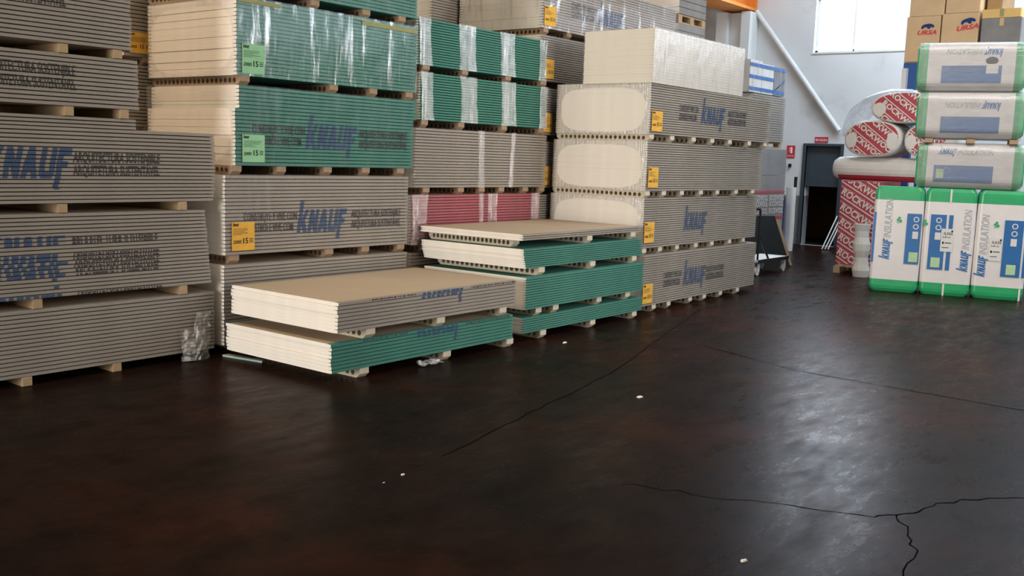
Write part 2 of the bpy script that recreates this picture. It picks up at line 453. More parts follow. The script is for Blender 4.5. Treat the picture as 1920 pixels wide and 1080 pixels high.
_sp = {}
def spacer_mesh(kind):
    if kind in _sp: return _sp[kind]
    b = MB(); L, w, h = 1.2, .09, .073
    if kind == 'pale_wood':
        w = .062
        b.loft([[(x, 0, .004), (x, .004, 0), (x, L, 0), (x, L, h), (x, .004, h), (x, 0, h - .004)][::1] for x in (0, w)])
        _sp[kind] = b.mesh('wood_batten', [kind]); return _sp[kind]
    pitch, r, ns = .0585, .0205, 19; y0 = (L - pitch * ns) / 2
    # end blocks with the lower corner cut off
    for e0, e1 in ((0, y0), (L, L - y0)):
        sg = 1 if e1 > e0 else -1
        pf = [(e0, h), (e0, .030), (e0 + sg * .036, 0), (e1, 0), (e1, h)]
        if sg < 0: pf = pf[::-1]
        b.loft([[(x, y, z) for y, z in pf] for x in (0, w)])
    ca = math.atan2(h / 2, pitch / 2)
    ang = []
    for q0, q1 in ((-ca, ca), (ca, math.pi - ca), (math.pi - ca, math.pi + ca), (math.pi + ca, 2 * math.pi - ca)):
        ang += [q0, q0 + (q1 - q0) / 3, q0 + 2 * (q1 - q0) / 3]
    na = len(ang)
    for k in range(ns):
        cy, cz = y0 + pitch * (k + .5), h / 2; o_, i_ = [], []
        for a in ang:
            c, s_ = math.cos(a), math.sin(a)
            kk = min(pitch / 2 / abs(c) if abs(c) > 1e-6 else 9, h / 2 / abs(s_) if abs(s_) > 1e-6 else 9)
            o_.append((cy + kk * c, cz + kk * s_)); i_.append((cy + r * c, cz + r * s_))
        for q in range(na):
            p_ = (q + 1) % na
            b.poly([(0, *o_[q]), (0, *i_[q]), (0, *i_[p_]), (0, *o_[p_])])
            b.poly([(w, *o_[q]), (w, *o_[p_]), (w, *i_[p_]), (w, *i_[q])])
            b.poly([(0, *i_[q]), (w, *i_[q]), (w, *i_[p_]), (0, *i_[p_])])
        b.poly([(0, y0 + pitch * k, h), (w, y0 + pitch * k, h), (w, y0 + pitch * (k + 1), h), (0, y0 + pitch * (k + 1), h)])
        b.poly([(0, y0 + pitch * k, 0), (0, y0 + pitch * (k + 1), 0), (w, y0 + pitch * (k + 1), 0), (w, y0 + pitch * k, 0)])
    _sp[kind] = b.mesh('spacer_strip', [kind]); return _sp[kind]

def spacers(under, rights, t, z0, z1, kind, dth=0, s_ref=0, scale_len=1.0):
    """row of spacer strips; rights = x of each strip's right-hand face"""
    nm = 'wood_batten' if kind == 'pale_wood' else 'spacer_strip'
    w = .062 if kind == 'pale_wood' else .09
    th = math.radians(dth)
    for i, x in enumerate(sorted(rights)):
        o = link(nm, spacer_mesh(kind), None, (x - w, t + math.tan(th) * (x - s_ref) + random.uniform(-.008, .004), z0), th)
        o.scale = (1, scale_len, (z1 - z0) / .073)
        what = 'small wooden batten' if kind == 'pale_wood' else ('cream hollow-core spacer strip' if kind == 'chip_cream' else 'brown hollow-core spacer strip')
        where = f'{ORD[i]} from the left ' if len(rights) > 1 else ''
        tag(o, f'{what}, {where}under {under}', 'spacer', f'spacers under {under}')

# ------------------------------------------------------------------ the hall
b = MB().box(S_REAR, S_BACK, T_RIGHT, T_LEFT, -.2, 0)
floor = struct(b.build('floor', 'floor_paint'))
b = MB()
for q in ((S_REAR, S_BACK),):
    cuts = [S_REAR - .3] + [c for a_ in FILL_SKYL for c in a_] + [S_BACK + .3]
    for i in range(0, len(cuts), 2): b.box(cuts[i], cuts[i + 1], T_RIGHT, T_LEFT, H_ROOF, H_ROOF + .15)
    for (a_, c_), (d_, e_) in zip(FILL_SKYL, SKT):
        b.box(a_, c_, T_RIGHT, d_, H_ROOF, H_ROOF + .15); b.box(a_, c_, e_, T_LEFT, H_ROOF, H_ROOF + .15)
struct(b.build('ceiling', 'roof_grey'))
struct(MB().box(S_REAR - .3, S_BACK + .3, T_LEFT, T_LEFT + .3, 0, H_ROOF).build('wall_left', 'wall_side'))
b = MB()
ops = [(SGATE['s0'], SGATE['s1'], 0, SGATE['z1'])] + [(a_, c_, *RZ) for a_, c_ in ADDED_RWIN]
x_ = S_REAR - .3
for a_, c_, zl, zh in ops:
    b.box(x_, a_, T_RIGHT - .3, T_RIGHT, 0, H_ROOF); x_ = c_
    if zl: b.box(a_, c_, T_RIGHT - .3, T_RIGHT, 0, zl)
    b.box(a_, c_, T_RIGHT - .3, T_RIGHT, zh, H_ROOF)
b.box(x_, S_BACK + .3, T_RIGHT - .3, T_RIGHT, 0, H_ROOF)
struct(b.build('wall_right', 'wall_side'))
b = MB().box(S_REAR - .3, S_REAR, T_RIGHT, GATE['t0'], 0, H_ROOF).box(S_REAR - .3, S_REAR, GATE['t1'], T_LEFT, 0, H_ROOF).box(S_REAR - .3, S_REAR, GATE['t0'], GATE['t1'], GATE['z1'], H_ROOF)
struct(b.build('wall_rear', 'wall_side'))
D0, D1, DZ = .80, 1.53, 2.05
b = MB(); x0, x1 = S_BACK, S_BACK + .3
y_ = T_RIGHT
for a_, c_ in sorted(ADDED_BWIN) + [(WIN['t0'], WIN['t1'])]:
    b.box(x0, x1, y_, a_, DZ, H_ROOF); y_ = c_
    b.box(x0, x1, a_, c_, DZ, WIN['z0']); b.box(x0, x1, a_, c_, WIN['z1'], H_ROOF)
b.box(x0, x1, y_, T_LEFT, DZ, H_ROOF)
b.box(x0, x1, D1, T_LEFT, 0, DZ); b.box(x0, x1, T_RIGHT, D0, 0, DZ)
wall_back = struct(b.build('wall_back', 'wall_dado'))
# window: two lights in a metal frame
w1 = struct(link('window_1', None, None, (S_BACK, 0, 0)))
fb = MB(); y0, y1, z0, z1 = WIN['t0'], WIN['t1'], WIN['z0'], WIN['z1']; ym = .74
for a_, c_, d_, e_ in ((y0, y0 + .05, z0, z1), (y1 - .05, y1, z0, z1), (ym - .015, ym + .015, z0, z1), (y0, y1, z0, z0 + .05), (y0, y1, z1 - .05, z1)): fb.box(.10, .15, a_, c_, d_, e_)
fb.build('window_frame', 'white_paint', w1)
for a_, c_ in ((y0 + .05, ym - .015), (ym + .015, y1 - .05)): MB().box(.12, .126, a_, c_, z0 + .05, z1 - .05).build('pane', 'pane_glass', w1)
MB().box(-.02, .10, y0 - .03, y1 + .03, z0 - .03, z0 + .005).build('window_sill', 'white_paint', w1)
for k, (a_, c_) in enumerate(ADDED_RWIN):  # frames of the added right-wall fill windows
    w2 = struct(link(f'window_{k + 2}', None, None, (a_, T_RIGHT, RZ[0]))); f2 = MB(); ww, hh = c_ - a_, RZ[1] - RZ[0]
    for i in range(4): f2.box(ww * i / 3 - .03, ww * i / 3 + .03, -.16, -.11, 0, hh)
    f2.box(0, ww, -.16, -.11, 0, .05); f2.box(0, ww, -.16, -.11, hh - .05, hh)
    f2.build('window_frame', 'white_paint', w2)
for k, (a_, c_) in enumerate(ADDED_BWIN):  # frame of the added hidden back-wall window
    w2 = struct(link(f'window_{k + 4}', None, None, (S_BACK, a_, WIN['z0']))); f2 = MB(); ww, hh = c_ - a_, WIN['z1'] - WIN['z0']
    for i in range(3): f2.box(.10, .15, ww * i / 2 - .03, ww * i / 2 + .03, 0, hh)
    f2.box(.10, .15, 0, ww, 0, .05); f2.box(.10, .15, 0, ww, hh - .05, hh)
    f2.build('window_frame', 'white_paint', w2)
# doorway to a dark room behind, shutter half down
d1 = struct(link('door_1', None, None, (S_BACK, 0, 0)))
MB().box(.05, .10, D0, D1, 1.22, DZ).build('door_leaf', 'slate_door', d1)
MB().box(.28, 2.3, D0 - .6, D1 + .8, -.02, -.001).build('room_floor', 'dark_panel', d1)
MB().box(2.25, 2.3, D0 - .6, D1 + .8, 0, 2.6).box(.30, 2.3, D1 + .8, D1 + .85, 0, 2.6).box(.30, 2.3, D0 - .65, D0 - .6, 0, 2.6).box(.3, 2.3, D0 - .6, D1 + .8, 2.6, 2.65).build('room_wall', 'fibre_board', d1)
MB().box(-.03, .06, D1, D1 + .06, 0, DZ).box(-.03, .06, D0 - .06, D0, 0, DZ).box(-.03, .06, D0 - .06, D1 + .06, DZ, DZ + .05).build('door_frame', 'slate_door', d1)

# slab joints and cracks
def strip(name, pts, w, mat):
    bb = MB(); L_, R_ = [], []
    for i, pt in enumerate(pts):
        a_ = Vector(pts[max(0, i - 1)]); c_ = Vector(pts[min(len(pts) - 1, i + 1)]); d_ = (c_ - a_).normalized(); n_ = Vector((-d_.y, d_.x)); k = w / 2 * random.uniform(.6, 1.3)
        L_.append((pt[0] + n_.x * k, pt[1] + n_.y * k, .0012)); R_.append((pt[0] - n_.x * k, pt[1] - n_.y * k, .0012))
    for i in range(len(pts) - 1): bb.poly([R_[i], R_[i + 1], L_[i + 1], L_[i]])
    return bb.build(name, mat, floor)
def wander(a_, c_, n, amp):
    return [(a_[0] + (c_[0] - a_[0]) * i / n + (random.uniform(-amp, amp) if 0 < i < n else 0), a_[1] + (c_[1] - a_[1]) * i / n + (random.uniform(-amp, amp) if 0 < i < n else 0)) for i in range(n + 1)]
strip('slab_joint', wander((-.85, -3.03), (1.63, -2.54), 16, .012) + wander((1.7, -2.52), (5.2, -1.45), 14, .012), .009, 'crack_dark')
strip('slab_joint', wander((3.25, -2.5), (2.86, -3.5), 8, .008) + wander((2.85, -3.55), (2.6, -8.0), 20, .010), .011, 'crack_dark')
strip('crack', wander((-.12, -5.13), (.01, -5.21), 5, .012) + wander((.03, -5.22), (.43, -5.37), 8, .02) + wander((.45, -5.38), (.9, -5.8), 8, .015), .008, 'crack_dark')
strip('crack', wander((0, -5.2), (-.39, -5.40), 8, .02) + wander((-.41, -5.41), (-1.1, -5.5), 8, .02), .007, 'crack_dark')
strip('crack', wander((-.12, -5.13), (-.55, -4.0), 16, .03), .006, 'crack_dark')

# ------------------------------------------------------------------ second row, far left: stacks A
lgA = [('blue_ink', shift(knauf(.20), -.0, .0))]
A_L, A_S = 2.5, -2.64   # sheet length and left end of the big piles
def pr(logo_x, logo_z, cap, left=None, right=None, tw=.53, tz=.02):
    q = [('blue_ink', shift(knauf(cap), logo_x, logo_z))]
    tx = []
    if left is not None: tx += shift(TXT_L(tw), left, logo_z + tz)
    if right is not None: tx += shift(TXT_R(tw * 1.15), right, logo_z + tz)
    if tx: q.append(('grey_ink', tx))
    return q
# bottom pack with torn film
a5 = pack('grey pack at the bottom of the far-left stack, torn film at its corner', -2.64, 0, 0, 2.5, .06, .513, 16, 'grey', shell=None, group='far left stack', jit=.004)
loose('far-left grey pile with scrambled blue print', -2.72, 0, 0, 2.5, .58, 1.15, 21, 'grey', pr(.83, .12, .19, None, 1.42, .57), scramble=True, skew=lambda f: .055 * (1 - f))
loose('far-left grey pile with the clear logo', -2.64, 0, 0, 2.5, 1.213, 1.725, 19, 'grey', pr(.77, .17, .205, None, 1.37, .57), skew=lambda f: .02 * math.sin(f * 3))
loose('thin pile above the far-left clear logo', -3.28, .01, 0, 2.5, 1.725, 1.801, 3, 'grey')
loose('far-left twelve-sheet pile under the topmost pile', -3.26, 0, 0, 2.5, 1.865, 2.212, 12, 'grey', [('grey_ink', shift(TXT_R(.62), 1.42, .11))])
loose('grey pile in the top left corner', -3.31, 0, 0, 2.5, 2.273, 2.85, 20, 'grey', [('grey_ink', shift(TXT_R(.62), 1.42, .24))])
spacers('the bottom far-left grey pack', [-2.2, -1.58, -.93], 0, 0, .06, 'pale_wood')
spacers('the scrambled-print grey pile', [-2.3, -1.49, -.38], 0, .513, .58, 'pale_wood')
spacers('the clear-logo grey pile', [-2.2, -1.30, -.38], 0, 1.15, 1.213, 'pale_wood')
spacers('the twelve-sheet grey pile', [-2.6, -1.24, -.84], 0, 1.801, 1.865, 'pale_wood')
spacers('the top left corner pile', [-2.6, -1.27, -.88], 0, 2.212, 2.273, 'pale_wood')
# crumpled torn film hanging at its lower right corner
bb = MB(); n = 9
for k in range(n + 1):
    for i in range(n + 1):
        u, w_ = i / n, k / n
        bb.v.append((2.18 + .27 * u + random.uniform(-.012, .012) + .04 * (1 - w_) * (.5 - u), -.012 - .05 * math.sin(math.pi * u) * (1 - w_) - random.uniform(0, .022), -.055 + (.36 if u > .5 else .24) * w_ + random.uniform(-.008, .008)))
for k in range(n):
    for i in range(n):
        q = k * (n + 1) + i; bb.f.append((q, q + 1, q + n + 2, q + n + 1)); bb.m.append(0)
bb.build('torn_film', 'film_band', a5)

# ------------------------------------------------------------------ second row: stack B
pack('grey wrapped pack at the bottom of the tall stack behind the low grey pile', -.063, -.02, -1.0, 2.0, .073, .712, 22, 'grey', shell=('film_clear', 'full', 'film_haze'))
pack('grey wrapped pack with blue logo and yellow label, below two green packs', -.045, -.012, -.8, 2.0, .785, 1.413, 21, 'grey', pr(.70, .155, .19, .17, 1.30, .53), stick=(.055, .035, .215, .225, 'label_yellow'), shell=('film_clear', 'full', 'film_haze'))
pack('green wrapped pack with faint blue logo and green label', .057, -.006, 0, 1.985, 1.486, 2.111, 21, 'green', pr(.70, .15, .20, .16, 1.30, .53), stick=(.06, .03, .215, .215, 'label_green'), shell=('film_clear', 'window', 'film_haze'), ragged=lambda f: .035 if f > .72 else 0)
b1 = pack('glossy film-wrapped green pack with yellow tape, at upper centre left', .077, .002, 0, 1.995, 2.184, 2.781, 20, 'green', stick=(.045, .02, .215, .225, 'label_green'), shell=('film_shiny', 'window', 'film_haze'))
MB().box(.0, .42, -.0012, 0, 0, .028).build('tape_strip', 'tape_yellow', b1, (0, -.012, .555))
MB().box(1.3, 2.0, -.0012, 0, -.02, .015).build('tape_strip', 'tape_yellow', b1, (0, -.012, .555))
pack('topmost green pack, cut off by the upper edge of the photo', .04, .0, 0, 2.03, 2.854, 3.45, 20, 'green', shell=('film_clear', 'full'))
spacers('the bottom grey wrapped pack', [.2, .7, 1.1, 1.5, 1.9], -.02, 0, .073, 'chip_brown', -1, -.06)
spacers('the grey pack with blue logo', [.088, 1.051, 1.482, 1.919], -.01, .712, .785, 'chip_brown', -.8, 0)
spacers('the faint-logo green pack', [.115, .552, 1.048, 1.494, 1.928], -.005, 1.413, 1.486, 'chip_brown')
spacers('the glossy green pack', [.193, 1.117, 1.578, 2.037], 0, 2.111, 2.184, 'chip_brown')
spacers('the topmost green pack', [.16, .9, 1.48, 1.92], 0, 2.781, 2.854, 'chip_brown')

# ------------------------------------------------------------------ second row: stack C
BD = [(.0, .17, .03), (.56, .82, .03), (1.20, 1.45, .03), (1.88, 2.02, 0)]
pack('brown wrapped pack at the bottom behind the low stacks', 2.06, .0, 0, 2.02, .073, .69, 20, 'brown', shell=('film_clear', 'full'))
pack('red-edged wrapped pack with bands of film', 2.05, 0, 0, 2.02, .763, 1.237, 17, 'red', bands=[(.0, .22, .0), (.98, 1.06, 0), (1.12, 1.28, 0), (1.86, 2.02, 0)], shell=('film_clear', 'full', 'film_milky'))
pack('grey banded pack between the red pack and the green packs', 2.09, 0, 0, 2.07, 1.305, 1.870, 20, 'grey', bands=[(.90, 1.0, .02), (1.44, 1.52, -.03)], shell=('film_clear', 'full', 'film_milky'))
pack('lower of two green packs wrapped with film bands', 2.13, 0, 0, 2.0, 1.943, 2.386, 18, 'green', bands=BD)
pack('upper of two green packs wrapped with film bands', 2.09, 0, 0, 2.01, 2.449, 2.878, 18, 'green', bands=BD)
spacers('the brown wrapped pack', [2.3, 3.0, 4.0], 0, 0, .073, 'chip_brown')
spacers('the red-edged pack', [2.3, 3.0, 4.0], 0, .69, .763, 'chip_brown')
spacers('the grey banded pack', [2.283, 2.799, 3.125, 3.446, 3.858, 4.15], 0, 1.237, 1.305, 'chip_brown')
spacers('the lower banded green pack', [2.25, 2.78, 3.452, 4.10], 0, 1.870, 1.943, 'chip_brown')
spacers('the upper banded green pack', [2.25, 2.815, 3.496, 4.10], 0, 2.386, 2.449, 'chip_brown')

# ------------------------------------------------------------------ second row: stack G (behind the right-hand stack)
gz = [(.073, .607), (.680, 1.217), (1.290, 1.807), (1.880, 2.397), (2.470, 2.965), (3.038, 3.62)]
gl = ['grey pack at the very bottom behind the tall right-hand grey stack', 'grey pack behind the stack, level with the red-edged pack', 'grey pack with yellow label, level with the grey banded pack', 'grey pack with yellow label, level with the lower banded green pack', 'grey pack with yellow label beside the upper banded green pack', 'large grey pack with logo and yellow label at top centre']
for i, ((a_, c_), l_) in enumerate(zip(gz, gl)):
    big = i == 5
    pack(l_, 4.175, .13, 0, 2.95, a_, c_, 20, 'grey', pr(1.10, .16, .19, .55, None, .5) if big else None, stick=(.03, .03, .215, .21, 'label_yellow') if i > 1 else None, shell=('film_shiny' if big else 'film_clear', 'full', 'film_clear'))
    zb = gz[i - 1][1] if i else 0
    spacers(['the lowest hidden grey pack', 'the second hidden grey pack', 'the third hidden grey pack', 'the fourth hidden grey pack', 'the labelled pack beside the green one', 'the large top centre pack'][i], [4.29, 4.75, 5.6, 6.3, 7.0], .13, zb, a_, 'chip_brown')

# ------------------------------------------------------------------ front row: low piles F and D
loose('low green-edged pile nearest the camera', -.138, -1.352, 0, 2.06, .073, .286, 8, 'greentan', pr(.865, .150, .19, .30, 1.44, .5, .048), jit=.005, taper=.0030, run=.04)
loose('low grey-edged pile nearest the camera', -.095, -1.369, .3, 2.04, .359, .578, 8, 'grey', pr(.855, .168, .19, .315, 1.44, .5, .036), jit=.007, taper=.0030, run=.04)
spacers('the front green-edged pile', [.228, 1.128, 1.935], -1.352, 0, .073, 'chip_cream')
spacers('the front grey-edged pile', [.271, 1.029, 1.811], -1.367, .286, .359, 'chip_cream')
loose('lowest green pile of the middle low stack', 2.148, -1.292, .6, 2.08, .073, .216, 7, 'green', jit=.005, taper=.0030, run=.04)
loose('thickest green pile of the middle low stack', 2.145, -1.312, 1.0, 2.07, .289, .577, 13, 'green', jit=.002, taper=.0030, run=.04)
loose('ragged green pile below the three-sheet pile', 2.150, -1.275, 1.3, 2.08, .650, .825, 9, 'green', jit=.004, skew=lambda f: .045 * (1 - f) ** 1.5 - .01, taper=.0030, run=.04)
loose('three-sheet grey pile on the middle stack', 2.148, -1.259, 1.2, 2.08, .898, .953, 3, 'grey', jit=.006, taper=.0030, run=.04)
spacers('the lowest green pile', [2.50, 3.334, 4.127], -1.290, 0, .073, 'chip_cream', .6, 2.15)
spacers('the thickest green pile', [2.419, 2.684, 3.44, 3.979], -1.300, .216, .289, 'chip_cream', 1.0, 2.15)
spacers('the ragged green pile', [2.46, 3.306, 4.123], -1.290, .577, .650, 'chip_cream', 1.3, 2.15)
spacers('the three-sheet grey pile', [3.278, 4.10], -1.265, .825, .898, 'chip_cream', 1.2, 2.15)
spacers('the near end of the three-sheet grey pile', [2.34], -1.08, .825, .898, 'chip_cream', 1.2, 2.15, .84)

# ------------------------------------------------------------------ front row: stack E
pack('grey wrapped pack on the floor at the bottom of the right-hand stack', 4.43, -1.15, .9, 2.92, .073, .628, 22, 'grey', pr(.92, .16, .20, .45, 1.5, .42), stick=(-.005, .03, .215, .21, 'label_yellow'), shell=('film_clear', 'window', 'film_milky'))
pack('grey wrapped pack second from the floor in the right-hand stack', 4.39, -1.142, .9, 2.92, .701, 1.240, 22, 'grey', pr(.92, .16, .20, None, None), stick=(.015, .06, .215, .22, 'label_yellow'), shell=('film_clear', 'window', 'film_milky'))
pack('grey wrapped pack third from the floor in the right-hand stack', 4.366, -1.162, .1, 2.89, 1.313, 1.834, 21, 'grey', stick=(.03, .04, .21, .21, 'label_yellow'), shell=('film_clear', 'window', 'film_milky'))
pack('grey wrapped pack under the white block in the right-hand stack', 4.355, -1.178, -.8, 2.91, 1.907, 2.432, 21, 'grey', pr(1.10, .16, .20, .6, 1.75, .42), stick=(.03, .035, .215, .21, 'label_yellow'), shell=('film_clear', 'window', 'film_milky'))
pack('white film-wrapped block of insulation boards on top of the right-hand stack', 4.33, -1.20, 0, 2.12, 2.433, 2.985, 18, 'foam', shell=('film_milky', 'none'), W=.86, cat='insulation block', name='insulation_block', group='white blocks')
spacers('the floor pack of the right-hand stack', [4.734, 5.082, 5.617, 5.969, 6.412, 6.896], -1.15, 0, .073, 'chip_cream', .9, 4.43)
spacers('the second pack of the right-hand stack', [4.49, 4.845, 5.234, 5.685, 6.109, 6.602, 7.018], -1.14, .628, .701, 'chip_cream', .9, 4.39)
spacers('the third pack of the right-hand stack', [4.46, 4.814, 5.225, 5.676, 6.099, 6.592, 7.072], -1.16, 1.240, 1.313, 'chip_cream', .1, 4.366)
spacers('the pack under the white block', [4.46, 4.889, 5.355, 5.799, 6.242, 6.76, 7.23], -1.175, 1.834, 1.907, 'chip_cream', -.8, 4.355)

# ------------------------------------------------------------------ third row, seen in the gaps
zs = [(.073, .60), (.673, 1.17), (1.243, 1.70), (1.773, 2.29), (2.355, 2.93)]
for i, (a_, c_) in enumerate(zs):
    pack(['grey pack on the floor in the dark gap left of the green packs', 'second grey pack up in the dark gap', 'third grey pack up in the dark gap', 'fourth grey pack up in the dark gap', 'grey pack with yellow label in the dark gap left of the green packs'][i], -.12, 1.26, 0, 2.0, a_, c_, 18, 'grey', stick=(.05, .03, .2, .17, 'label_yellow') if i == 4 else None, group='third row packs')
    spacers(['the floor pack in the dark gap', 'the second pack in the dark gap', 'the third pack in the dark gap', 'the fourth pack in the dark gap', 'the labelled pack in the dark gap'][i], [.15, .9, 1.8], 1.26, zs[i - 1][1] if i else 0, a_, 'chip_brown')
ys = [(.073, .75), (.823, 1.5), (1.573, 2.25), (2.323, 2.95), (3.023, 3.7)]
for i, (a_, c_) in enumerate(ys):
    pack(['grey pack on the floor in the third row behind the banded packs', 'second pack up in the third row behind the banded packs', 'third pack up in the third row behind the banded packs', 'fourth pack up in the third row behind the banded packs', 'tan-ended pack above the banded green packs'][i], 3.74, 1.37, 0, 2.0, a_, c_, 22, 'grey', group='third row packs')
    spacers(['the third-row floor pack', 'the third-row second pack', 'the third-row third pack', 'the third-row fourth pack', 'the tan-ended pack'][i], [3.95, 4.7, 5.6], 1.37, ys[i - 1][1] if i else 0, a_, 'chip_brown')

# pallets of dark slabs right of the top centre pack
def pallet(label, s, t, z, L=1.2, W=.8, rot=0, group='wooden pallets', h=.14):
    e = thing('wooden_pallet', label, 'pallet', (s, t, z), rot, group)
    for i in range(5): MB().box(0, L, W * i / 5 + .01, W * i / 5 + W / 5 - .02, h - .02, h).build('deck_board', 'pale_wood', e)
    for i in range(3):
        MB().box(0, L, (W - .1) * i / 2, (W - .1) * i / 2 + .1, 0, .02).build('bottom_board', 'pale_wood', e)
        for k in range(3): MB().box((L - .1) * k / 2, (L - .1) * k / 2 + .1, (W - .1) * i / 2, (W - .1) * i / 2 + .1, .02, h - .02).build('block', 'pale_wood', e)
    return e
kz = [(.12, .85), (.97, 1.75), (1.87, 2.6), (2.72, 3.46), (3.58, 4.3)]
for i, (a_, c_) in enumerate(kz):
    pallet(['pallet on the floor behind the right-hand stack', 'second pallet up behind the right-hand stack', 'third pallet up behind the right-hand stack', 'fourth pallet up behind the right-hand stack', 'pallet between the two dark packs beside the white column'][i], 7.2, .13, kz[i - 1][1] if i else 0, .76, 1.2, h=.12)
    pack(['dark pack on the floor behind the right-hand stack', 'second dark pack up behind the right-hand stack', 'third dark pack up behind the right-hand stack', 'lower dark wrapped pack beside the white column', 'upper dark pack beside the white column'][i], 7.2, .13, 0, .76, a_, c_, 8, 'dark', shell=('film_clear', 'full') if i == 3 else None, group='dark packs')

# ------------------------------------------------------------------ steel column, crane beam, wall pipe
col = thing('steel_column', 'white H-section steel column rising behind the white wrapped block', 'column', (15.0, 0, 0))
MB().box(0, .40, 3.30, 3.55, 0, 4.80).build('flange', 'white_paint', col)
MB().box(0, .40, 2.78, 2.98, 0, 4.80).build('flange', 'white_paint', col)
MB().box(.17, .22, 2.98, 3.30, 0, 4.80).build('web', 'white_paint', col)
beam = thing('crane_beam', 'orange steel crane beam carried on the white column', 'beam', (0, 0, 0))
MB().box(5.0, 15.40, 2.82, 3.45, 4.84, 4.90).build('lower_flange', 'orange_paint', beam)
MB().box(5.0, 15.40, 3.05, 3.20, 4.90, 5.40).build('web', 'orange_paint', beam)
MB().box(5.0, 15.40, 2.82, 3.45, 5.40, 5.46).build('upper_flange', 'orange_paint', beam)
MB().box(15.35, 15.40, 2.82, 3.45, 4.90, 5.40).build('end_plate', 'orange_paint', beam)
pp = MB().tube((15.33, 2.80, 4.84), (15.33, .84, 2.36), .05, 14).build('wall_pipe', 'white_paint', None, smooth=False)
tag(pp, 'white diagonal pipe running down the back wall to the doorway', 'pipe')

WALLROT = -math.pi / 2     # local x = left to right as seen from the aisle, local -y faces the aisle
# ------------------------------------------------------------------ wall signs
sg = thing('fire_sign', 'small red fire extinguisher sign on the wall left of the doorway', 'sign', (S_BACK - .012, 1.95, 1.79), WALLROT)
MB().box(0, .18, 0, .006, 0, .26).build('sign_plate', 'sign_red', sg)
d = MB(); decal(rect(.085, .125, .10, .21) + ngon(.105, .21, .02) + rect(.06, .085, .205, .215) + rect(.06, .068, .12, .21), '', '', None, -.002, d); d.build('pictogram', 'white_print', sg)['kind'] = 'stuff'
decal(shift(text('EXTINTOR', .04, 0, .01, .14), .02, .03), 'sign_lettering', 'white_print', sg, -.002)
sg = thing('exit_sign', 'red sign with white lettering above the dark doorway', 'sign', (S_BACK - .012, 1.36, 2.12), WALLROT)
MB().box(0, .28, 0, .006, 0, .115).build('sign_plate', 'sign_red', sg)
decal(shift(text('SIN SALIDA', .065, 0, .012, .25), .015, .033), 'sign_lettering', 'white_print', sg, -.002)
bxo = MB().box(S_BACK - .05, S_BACK, 1.83, 1.88, 1.60, 1.67).build('wall_switch', 'dark_panel')
tag(bxo, 'small dark switch box on the wall below the fire sign', 'switch')

# ------------------------------------------------------------------ things by the doorway
b = MB()
b.loft([[(0, 0, z), (.03, 0, z), (.03, .14, z), (0, .14, z)] for z in (0,)] + [[(.25, 0, 1.22), (.28, 0, 1.22), (.28, .14, 1.22), (.25, .14, 1.22)]])
o = b.build('white_board', 'white_paint', None, (14.9, .36, 0)); tag(o, 'narrow white board leaning upright beside the dark doorway', 'board')
for k, (y_, dy, h_) in enumerate(((.72, -.06, .66), (.66, -.10, .70), (.60, -.08, .68))):
    o = MB().tube((14.55, y_, .012), (14.95, y_ + dy - .05, h_), .012, 6).build('white_rail', 'white_paint')
    tag(o, ['leftmost of three thin white rails leaning by the doorway', 'middle one of three thin white rails leaning by the doorway', 'rightmost of three thin white rails leaning by the doorway'][k], 'rail', 'thin white rails')
b = MB(); rg = rrect(.17, .17, .06, 4)
b.loft([[(x + .01 * math.sin(z * 5), y, z) for x, y in rg] for z in (0, .3, .6, .9, 1.22)])
o = b.build('white_roll', 'white_paint', None, (13.52, .96, 0), smooth=False); tag(o, 'tall white wrapped roll standing left of the doorway', 'roll')
o = MB().box(13.3, 13.6, 1.16, 1.30, .62, 1.02).box(13.3, 13.6, 1.16, 1.30, 0, .62).build('blue_carton', 'blue_paint'); tag(o, 'blue carton edge between the red wool pack and the white roll', 'carton')
o = MB().box(13.76, 13.80, 1.02, 1.07, 0, 1.42).build('dark_stick', 'black_metal'); tag(o, 'dark stick standing behind the white roll', 'stick')

def lean_panel(name, mat, label, p0, p1, h, back, th=.02):
    """flat sheet leaning back; bottom edge p0-p1"""
    a_ = Vector((*p0, 0)); c_ = Vector((*p1, 0)); d_ = (c_ - a_).normalized(); n_ = Vector((-d_.y, d_.x, 0))
    up = (n_ * back + Vector((0, 0, h))); nn = d_.cross(up).normalized() * th
    bb = MB().loft([[a_, c_, c_ - nn, a_ - nn], [a_ + up, c_ + up, c_ + up - nn, a_ + up - nn]])
    o = bb.build(name, mat); tag(o, label, 'panel'); return o
lean_panel('black_panel', 'dark_panel', 'black panel leaning behind the platform cart', (9.75, .16), (10.70, -.22), .80, .42, .03)
lean_panel('fibreboard_panel', 'fibre_board', 'brown fibreboard sheet leaning behind the black panel', (10.15, .06), (11.02, -.12), .74, .32, .02)

cart = thing('platform_cart', 'white platform cart with black tube handle beyond the right-hand stack', 'cart', (8.92, -.45, 0))
MB().box(0, 1.12, 0, .46, .20, .235).build('platform', 'white_paint', cart)
MB().box(-.005, 1.125, -.006, .0, .185, .24).build('edge_rail', 'black_metal', cart)
hb = MB()
for p, q in (((.04, .03, .235), (.04, .03, .98)), ((.04, .43, .235), (.04, .43, .98)), ((.04, .03, .98), (.04, .43, .98)), ((.04, .03, .62), (.42, .03, .235)), ((.04, .43, .62), (.42, .43, .235))): hb.tube(p, q, .016, 8)
hb.build('handle', 'black_metal', cart)
for x_ in (.08, 1.04):
    for y_ in (.05, .41):
        c = MB().box(x_ - .03, x_ + .05, y_ - .025, y_ - .018, .06, .20).box(x_ - .03, x_ + .05, y_ + .018, y_ + .025, .06, .20).box(x_ - .03, x_ + .05, y_ - .025, y_ + .025, .185, .20).build('caster', 'caster_white', cart)
        MB().tube((x_, y_ - .016, .065), (x_, y_ + .016, .065), .065, 16).build('wheel', 'caster_white', c)

